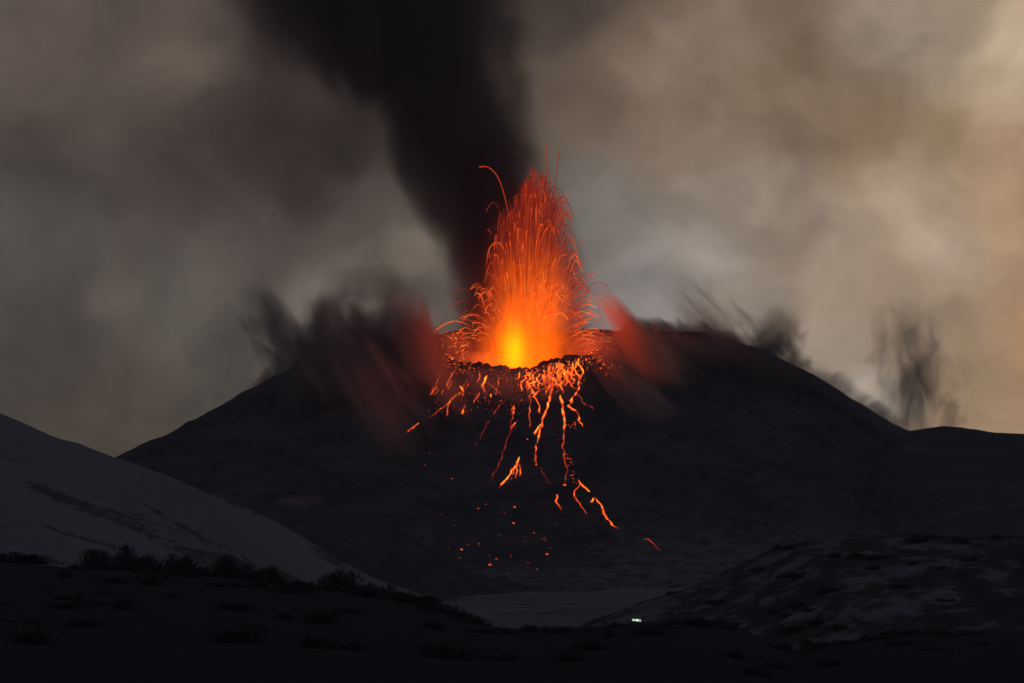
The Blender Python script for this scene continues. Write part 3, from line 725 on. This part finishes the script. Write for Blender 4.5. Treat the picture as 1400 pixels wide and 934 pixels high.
FLOWS = [
    ("thick orange rivulet zigzagging down from the right end of the crater lip", [(792, 517), (791, 531), (786, 541), (777, 555), (787, 563), (792, 572), (796, 585)], 2.3, 0.80),
    ("straight bright lava stream dropping below the right side of the lip", [(766, 541), (770, 560), (772, 575), (771, 592)], 2.6, 0.74),
    ("broad central lava stream running from the lip to mid slope", [(756, 512), (754, 533), (751, 548), (743, 570), (740.5, 583), (734, 606)], 2.4, 0.80),
    ("short hooked lava finger beside the broad central stream", [(740, 580), (737, 583), (732, 594)], 2.6, 0.84),
    ("thin straight lava thread left of the broad central stream", [(727, 531), (725.7, 542), (725, 566), (724, 585)], 1.3, 0.62),
    ("thin lava thread bending into the broad central stream", [(727, 533), (731, 543), (737.5, 555), (739, 567)], 1.8, 0.66),
    ("bright fan shaped lava tongue alone at mid slope", [(710.7, 621), (708.5, 632), (702, 642), (691, 656), (683, 668.5)], 2.2, 0.82),
    ("fine drip hanging from the fan shaped tongue, nearest its tip", [(703, 640), (702, 650), (700, 657)], 1.3, 0.5),
    ("fine drip in the middle of the fan shaped tongue", [(707, 634), (706, 644), (704, 655)], 1.3, 0.6),
    ("fine drip on the right edge of the fan shaped tongue", [(710, 630), (711, 642), (710, 652)], 1.3, 0.6),
    ("long crooked lava thread reaching farthest down the right slope", [(791, 657), (794, 662), (803, 670), (811, 680), (821, 690), (826, 700), (830, 709), (838, 718), (846, 724)], 2.0, 0.78),
    ("small hot knee on the long crooked lava thread", [(811, 680), (811.5, 684), (809.5, 688)], 2.4, 0.86),
    ("faint side thread leaving the head of the long crooked thread", [(791, 658), (791.6, 665), (785, 673), (786, 680), (794, 692), (802, 704)], 1.3, 0.5),
    ("short curled lava thread low on the middle slope", [(762, 676), (760, 684), (763, 692), (768, 698)], 1.5, 0.56),
    ("tiny faint lava loop far down on the right slope", [(881, 738), (886, 737), (892, 742), (897, 748), (903, 753)], 1.2, 0.34),
    ("reddish rivulet at the outer left of the crater", [(604, 505), (598, 522), (592.5, 534), (587, 542)], 2.0, 0.56),
    ("short slanting rivulet left of the glowing steam", [(620, 509), (615, 520), (610, 531)], 1.8, 0.60),
    ("hot crooked lava clot below the glowing steam", [(628.7, 528), (633.6, 534), (631.5, 542)], 2.6, 0.84),
    ("slanting lava thread running left below the hot crooked clot", [(626, 538), (618, 546), (608, 556), (589, 571)], 1.9, 0.66),
    ("steep lava thread between slanting thread and hot clot", [(622, 541), (614, 550), (612, 562), (611, 570)], 1.6, 0.58),
    ("hot lava finger pouring straight out of the glowing steam", [(666, 514), (662, 521), (660, 528), (660.7, 537)], 2.8, 0.88),
    ("dim red thread slanting right from the hot finger", [(667, 523), (676, 532), (686, 542)], 1.3, 0.42),
    ("small bright lava drop low on the left slope", [(636, 555), (634, 561), (631, 567)], 2.2, 0.74),
    ("lone lava streak farthest out on the left slope", [(573, 579), (565, 585), (556, 592)], 2.0, 0.70),
    ("glowing lava pod on the dim middle thread", [(703, 556), (701, 562), (703, 568)], 3.0, 0.80),
    ("lower glowing pod on the dim middle thread", [(705, 578), (701, 582), (698, 588)], 2.4, 0.70),
    ("long dim red thread running down the middle slope", [(703, 545), (700, 572), (696, 594), (688, 618), (680, 640), (670, 660)], 1.1, 0.26),
    ("dim dotted red thread left of the middle slope", [(690, 548), (678, 562), (665, 582), (656, 598), (650, 611)], 1.2, 0.30),
    ("faint broken thread below the straight bright stream", [(771, 592), (770, 606), (771, 626), (776, 644), (773, 664)], 1.3, 0.40),
    ("faint dotted thread below the broad central stream", [(733, 608), (731.5, 622), (733, 637)], 1.5, 0.48),
    ("faint thread wandering right below the dotted one", [(738, 638), (744, 650), (750, 662)], 0.9, 0.24),
    ("thin dim thread right of the zigzag rivulet", [(790, 540), (799, 552), (812, 560)], 1.0, 0.32),
]
for lab, pix, wd, ht in FLOWS: flow(lab, pix, wd, ht)

def lip(px): return float(np.interp(px, [590, 640, 700, 730, 770, 800, 830], [503, 501, 507, 503, 492, 488, 480]))
for i in range(38):
    x0 = random.triangular(704, 802, 762)
    y0 = lip(x0) + random.uniform(1, 16)
    ln = random.uniform(10, 34) * (1.15 if x0 > 735 else 0.9)
    sl = random.uniform(-0.45, 0.2)
    flow("short orange rivulet in the braided tangle below the right half of the crater lip",
         [(x0, y0), (x0 + sl * ln * 0.5 + random.uniform(-2, 2), y0 + ln * 0.5), (x0 + sl * ln, y0 + ln)], random.uniform(1.3, 2.5), random.uniform(0.5, 0.92), "braided rivulets below the lip", 2.6)
for i in range(16):
    x0 = random.uniform(592, 690); y0 = lip(x0) + random.uniform(6, 42); ln = random.uniform(5, 14)
    sl = -0.9 + (x0 - 592) / 110
    flow("small broken lava streak scattered below the left half of the crater lip",
         [(x0, y0), (x0 + sl * ln, y0 + ln)], random.uniform(1.1, 2.0), random.uniform(0.36, 0.7), "broken streaks below the left lip", 0.8)

# ------------------------------------------------------------------ glowing rocks
def rock_mesh(seed, heat):
    bm = bmesh.new(); bmesh.ops.create_icosphere(bm, subdivisions=2, radius=1.0)
    for v_ in bm.verts:
        d = 1 + 0.55 * mnoise.noise(v_.co * 1.3 + Vector((seed * 7.1, seed, 2))) + 0.2 * mnoise.noise(v_.co * 3.1 + Vector((seed, 3, seed * 2.2)))
        v_.co *= d; v_.co.z *= 0.75
    me = bpy.data.meshes.new("lava_rock"); bm.to_mesh(me); bm.free()
    a = me.attributes.new('molten_heat', 'FLOAT', 'POINT')
    a.data.foreach_set('value', np.array([heat * (0.8 + 0.5 * mnoise.noise(v_.co * 1.7)) for v_ in me.vertices], dtype=np.float32))
    me.materials.append(M_ROCK)
    return me
ROCKS = {h: [rock_mesh(s + h * 50, h) for s in range(4)] for h in (0.28, 0.42, 0.56, 0.70, 0.85)}
def rock(px, py, r, heat, label, group):
    p = pick(px, py)
    if p is None: return
    hk = min(ROCKS, key=lambda k_: abs(k_ - heat))
    o = bpy.data.objects.new("lava_rock", random.choice(ROCKS[hk]))
    o.location = p + Vector((0, 0, r * 0.3)); r *= 0.74; o.scale = (r * random.uniform(.8, 1.3), r, r * random.uniform(.7, 1.1))
    o.rotation_euler = (random.uniform(-.3, .3), random.uniform(-.3, .3), random.uniform(0, 6.28))
    COL.objects.link(o); tag(o, label, "glowing rock", group)

G1 = "glowing rocks scattered on the lower slope"
for px, py, r, h, lab in [
    (618, 656, 1.25, .62, "bright lone ember rock on the open left slope"), (703.6, 694, 1.15, .62, "bright ember rock below the tip of the fan tongue"),
    (702, 716, 1.0, .5, "ember rock just under the bright one in mid slope"), (654, 696, 0.95, .44, "ember rock level with the bright middle one, farther left"),
    (631, 752, 1.1, .56, "bright ember at the left foot of the debris fan"), (670, 773, 1.0, .52, "lowest bright ember at the foot of the debris fan"),
    (748, 758.5, 1.15, .58, "bright ember at the right foot of the debris fan"), (678.5, 765, 0.95, .42, "dim ember beside the lowest bright one"),
    (772, 664, 1.5, .56, "hot clot ending the faint broken thread"), (721, 601, 0.9, .5, "single ember left of the broad central stream"),
    (811, 686, 1.0, .8, "hot clot on the knee of the long crooked thread"), (733, 636, 1.1, .5, "ember ending the faint dotted thread"),
    (682, 635, 0.9, .42, "ember on the long dim red thread"), (763, 602, 0.7, .3, "dim ember left of the broken thread"), (702, 560, 1.7, .8, "hot clot inside the glowing pod")]:
    rock(px, py, r, h, lab, G1)
for px, py in [(602, 701), (603.5, 704), (562, 736), (671, 736), (683, 732), (640, 745), (628, 763), (698, 759), (699, 762), (730, 729), (718, 741), (744.6, 736), (746, 739), (742, 738), (760.7, 717.5),
               (778.6, 743.5), (704, 736), (734, 779), (693, 785), (587.5, 724.6), (621, 718.6), (613.6, 750), (753.6, 661), (743, 661), (581, 636), (587, 620), (668, 760), (722, 770), (690, 702), (655, 744), (752, 750), (664, 690), (712, 676)]:
    rock(px, py, random.uniform(0.45, 0.8), random.choice([.28, .42, .42]), "small dull red ember on the dark debris fan", G1)
for i in range(9):
    rock(783.5 + random.gauss(0, 3), 582 + random.gauss(0, 2.6), random.uniform(.5, .9), random.choice([.42, .56]), "ember in the little cluster beside the zigzag rivulet", "ember cluster")
for i in range(22):
    t = random.random()
    rock(770 + t * 18 + random.gauss(0, 2.2), 610 + t * 48 + random.gauss(0, 4), random.uniform(.5, .9), random.choice([.28, .42, .56]), "ember strewn along the faint broken thread", "embers along the broken thread")
# spatter round the crater
for i in range(100):
    rock(random.gauss(628, 15), random.uniform(452, 494), random.uniform(.6, 1.5), random.choice([.56, .56, .7, .7, .85]), "glowing spatter clot on the crater wall left of the fountain", "spatter left of the fountain")
for i in range(105):
    t = random.random()
    rock(778 + 45 * t + random.gauss(0, 7), 452 + 38 * t + random.gauss(0, 10), random.uniform(.6, 1.5), random.choice([.56, .56, .7, .7, .85]), "glowing spatter clot on the crater rim right of the fountain", "spatter right of the fountain")
for i in range(30):
    x0 = random.triangular(700, 805, 765)
    rock(x0, lip(x0) + random.uniform(0, 26), random.uniform(.7, 1.2), random.choice([.56, .7, .85]), "glowing clot among the braided rivulets below the lip", "clots below the lip")
# the countless small crumbs between them: one body, also imitating red light on the rim
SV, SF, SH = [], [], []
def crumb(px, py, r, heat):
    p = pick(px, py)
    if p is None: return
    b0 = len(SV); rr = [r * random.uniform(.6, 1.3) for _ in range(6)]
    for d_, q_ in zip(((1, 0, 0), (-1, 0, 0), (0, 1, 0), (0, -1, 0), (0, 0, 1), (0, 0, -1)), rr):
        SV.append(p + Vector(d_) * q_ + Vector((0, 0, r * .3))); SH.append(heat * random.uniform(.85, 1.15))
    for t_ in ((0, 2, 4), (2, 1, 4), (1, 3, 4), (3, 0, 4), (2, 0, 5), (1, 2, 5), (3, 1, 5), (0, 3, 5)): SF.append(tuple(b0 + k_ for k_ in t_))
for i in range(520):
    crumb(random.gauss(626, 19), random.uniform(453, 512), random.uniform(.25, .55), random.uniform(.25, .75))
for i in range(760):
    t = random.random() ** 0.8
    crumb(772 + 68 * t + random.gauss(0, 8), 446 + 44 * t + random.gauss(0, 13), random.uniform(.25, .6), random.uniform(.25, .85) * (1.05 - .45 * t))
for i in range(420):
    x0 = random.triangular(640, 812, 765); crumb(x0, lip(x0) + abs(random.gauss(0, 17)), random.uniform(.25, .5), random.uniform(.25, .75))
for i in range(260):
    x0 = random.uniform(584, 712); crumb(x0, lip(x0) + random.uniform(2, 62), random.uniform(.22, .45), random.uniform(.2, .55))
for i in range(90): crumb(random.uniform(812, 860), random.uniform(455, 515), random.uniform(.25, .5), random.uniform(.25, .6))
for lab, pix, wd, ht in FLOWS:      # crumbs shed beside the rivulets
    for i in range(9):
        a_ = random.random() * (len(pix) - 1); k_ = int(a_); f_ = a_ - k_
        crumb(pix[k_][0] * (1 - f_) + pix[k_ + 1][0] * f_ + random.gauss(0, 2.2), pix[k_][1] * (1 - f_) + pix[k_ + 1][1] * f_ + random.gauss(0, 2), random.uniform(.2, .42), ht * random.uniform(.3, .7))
sp = mesh_ob("lava_spatter_glow", SV, SF, M_ROCK, None, False, {'molten_heat': SH})
tag(sp, "countless small glowing lava crumbs, also standing in for red light on the crater rim", "lava spatter", kind='stuff')

# ------------------------------------------------------------------ shrubs
def mat_plain(name, col, rough=0.9, nsc=3.0, var=0.35):
    m, q = new_mat(name)
    n = q.noise(coord(q), nsc, 3)
    finish(q, q.mix(n, (*[v * (1 - var) for v in col], 1), (*[v * (1 + var) for v in col], 1)), rough)
    return m
M_LEAF = mat_plain("dark_broom_foliage", (0.055, 0.045, 0.050))
M_STEM = mat_plain("shrub_wood", (0.030, 0.024, 0.020))
def shrub_proto(seed):
    r = random.Random(seed)
    fv, ff, sv, sf_ = [], [], [], []
    def tube(a, c, r0, r1):
        d = (c - a).normalized(); s1 = d.orthogonal().normalized(); s2 = d.cross(s1); b0 = len(sv)
        for p, rr in ((a, r0), (c, r1)):
            for j in range(4):
                an = math.pi / 2 * j; sv.append(p + (s1 * math.cos(an) + s2 * math.sin(an)) * rr)
        for j in range(4): sf_.append((b0 + j, b0 + (j + 1) % 4, b0 + 4 + (j + 1) % 4, b0 + 4 + j))
    lobes = [(r.uniform(-.75, .75), r.uniform(-.6, .6), r.uniform(.55, 1.0)) for _ in range(6)]
    for lx, ly, lz in lobes:
        tube(Vector((lx * .15, ly * .15, -0.15)), Vector((lx * .8, ly * .8, lz * .75)), .04, .015)
        for _ in range(260):
            a = r.uniform(0, 6.283); rr = abs(r.gauss(0, .34)); zz = lz * (1 - (rr / .9) ** 2) * r.uniform(.05, 1.0)
            p = Vector((lx * .75 + rr * math.cos(a), ly * .75 + rr * math.sin(a), max(.02, zz)))
            d = Vector((p.x * .45 + r.gauss(0, .25), p.y * .45 + r.gauss(0, .25), r.uniform(.5, 1.0))).normalized()
            L = r.uniform(.10, .26); wd = r.uniform(.012, .03)
            s1 = d.cross(Vector((r.gauss(0, 1), r.gauss(0, 1), r.gauss(0, 1)))).normalized() * wd
            b0 = len(fv); fv.extend([p - s1, p + s1, p + d * L]); ff.append((b0, b0 + 1, b0 + 2))
    root = empty("shrub", (0, 0, 0))
    mesh_ob("foliage", fv, ff, M_LEAF, root, False); mesh_ob("stem", sv, sf_, M_STEM, root, False)
    return root
protos = [shrub_proto(s) for s in (1, 2, 3, 4)]
used = set()
def shrub(x, y, z, sx_, sz_, label, group):
    i = random.randrange(4)
    if i in used:
        o = protos[i].copy(); COL.objects.link(o)
        for ch in protos[i].children:
            c_ = ch.copy(); c_.parent = o; COL.objects.link(c_)
    else: o = protos[i]; used.add(i)
    o.location = (x, y, z); o.scale = (sx_, sx_ * random.uniform(.8, 1.1), sz_); o.rotation_euler = (0, 0, random.uniform(0, 6.28))
    tag(o, label, "shrub", group)
    return o
G2 = "dark shrubs along the crest of the scrub hillside"
def crest(px): return float(np.interp(px, [a for a, _ in FORE], [c for _, c in FORE]))
for px, wpx, hpx, lab in [(30, 110, 14, "wide low shrub on the crest at the far left edge"), (150, 74, 28, "tallest dark shrub breaking the crest against the snow slope"), (188, 60, 18, "shrub joined to the tallest one on its right side"),
                          (242, 60, 20, "rounded shrub on the crest right of the tallest pair"), (308, 58, 24, "round tuft of shrub on the crest in front of the snow slope's middle"), (352, 66, 18, "low shrub on the crest just past the round tuft"),
                          (474, 84, 26, "broad shrub where the crest starts to drop to the valley"), (520, 60, 16, "low shrub after the broad one on the dropping crest"), (572, 60, 14, "small shrub halfway down the dropping crest"), (612, 40, 12, "last shrub at the bottom of the dropping crest")]:
    x = (px - 700) * 295 / F
    shrub(x, 295, float(fore_f(np.array([x]), np.array([295.]))[0]) - .15, wpx * 295 / F * .55, hpx * 295 / F * 1.35, lab, G2)
for i in range(44):
    px = random.uniform(-20, 660); x = (px - 700) * 293 / F
    shrub(x, 293 + random.uniform(-4, 3), float(fore_f(np.array([x]), np.array([293.]))[0]) - .2, random.uniform(1.6, 3.6), random.uniform(.7, 1.5), "dark shrub merged into the ragged crest of the scrub hillside", G2)
for i in range(60):
    px = random.uniform(0, 1400); Y = random.uniform(230, 300); x = (px - 700) * Y / F
    h = random.uniform(.5, 1.1)
    shrub(x, Y, float(fore_f(np.array([x]), np.array([Y]))[0]) - .15, random.uniform(1.2, 2.8), h, "low dark shrub lost in the gloom of the scrub hillside", "low shrubs on the scrub hillside")
for i in range(46):
    px = random.uniform(0, 1400); Y = random.uniform(70, 230); x = (px - 700) * Y / F
    shrub(x, Y, float(fore_f(np.array([x]), np.array([Y]))[0]) - .1, random.uniform(.7, 1.8), random.uniform(.35, .8), "low dark shrub lost in the gloom of the scrub hillside", "low shrubs on the scrub hillside")
for i in range(70):
    px = random.uniform(900, 1400); Y = random.uniform(440, 676); x = (px - 700) * Y / F
    s_ = random.uniform(1.6, 5.0)
    shrub(x, Y, float(patch_f(np.array([x]), np.array([Y]))[0]) - .3, s_, s_ * random.uniform(.3, .5), "dark bush between the snow patches on the rise", "bushes on the snowy rise")

# ------------------------------------------------------------------ the small white light on the dark crest
def box(V, FC, c, s):
    b0 = len(V)
    for dx in (-1, 1):
        for dy in (-1, 1):
            for dz in (-1, 1): V.append((c[0] + dx * s[0] / 2, c[1] + dy * s[1] / 2, c[2] + dz * s[2] / 2))
    for f_ in ((0, 1, 3, 2), (4, 6, 7, 5), (0, 4, 5, 1), (2, 3, 7, 6), (0, 2, 6, 4), (1, 5, 7, 3)): FC.append(tuple(b0 + k for k in f_))
def mat_glow(name, col, st):
    m, q = new_mat(name)
    e = q.n('ShaderNodeEmission'); e.inputs[0].default_value = (*col, 1); e.inputs[1].default_value = st
    o = q.n('ShaderNodeOutputMaterial'); q.t.links.new(e.outputs[0], o.inputs[0])
    return m
M_METAL = mat_plain("dark_metal", (0.06, 0.06, 0.065), 0.5)
YL = 296.0
xl = (870.5 - 700) * YL / F
zl = float(fore_f(np.array([xl]), np.array([YL]))[0])
ztop = (HZ - 850) * YL / F
lamp = empty("floodlight", (xl, YL, zl))
tag(lamp, "tiny greenish white light glowing on the dark crest below the cone", "light")
hz = max(ztop - zl, 0.55)
V, FC = [], []; box(V, FC, (0, 0.12, hz), (1.25, 0.16, 0.42)); mesh_ob("housing", V, FC, M_METAL, lamp, False)
V, FC = [], []; box(V, FC, (-0.4, 0.12, hz / 2 - .25), (0.07, 0.07, hz - .0)); box(V, FC, (0.4, 0.12, hz / 2 - .25), (0.07, 0.07, hz)); mesh_ob("post", V, FC, M_METAL, lamp, False)
def lens(cx, cz, rx, rz, mat):
    V = [(cx, -0.02, cz)]; FC = []
    for ring, (yo, k) in enumerate(((0.0, .6), (0.035, 1.0))):
        for j in range(14):
            a = 2 * math.pi * j / 14; V.append((cx + rx * k * math.cos(a), yo, cz + rz * k * math.sin(a)))
    for j in range(14):
        k = (j + 1) % 14
        FC.append((0, 1 + j, 1 + k)); FC.append((1 + j, 15 + j, 15 + k, 1 + k))
    mesh_ob("lens", V, FC, mat, lamp, True)
lens(-0.38, hz + .04, .22, .15, mat_glow("pale_green_light", (0.60, 0.80, 0.42), 0.9))
lens(0.06, hz + .02, .22, .15, mat_glow("white_green_light", (0.72, 0.95, 0.68), 1.1))
lens(0.42, hz - .04, .16, .17, mat_glow("blue_white_light", (0.42, 0.55, 0.62), 0.8))
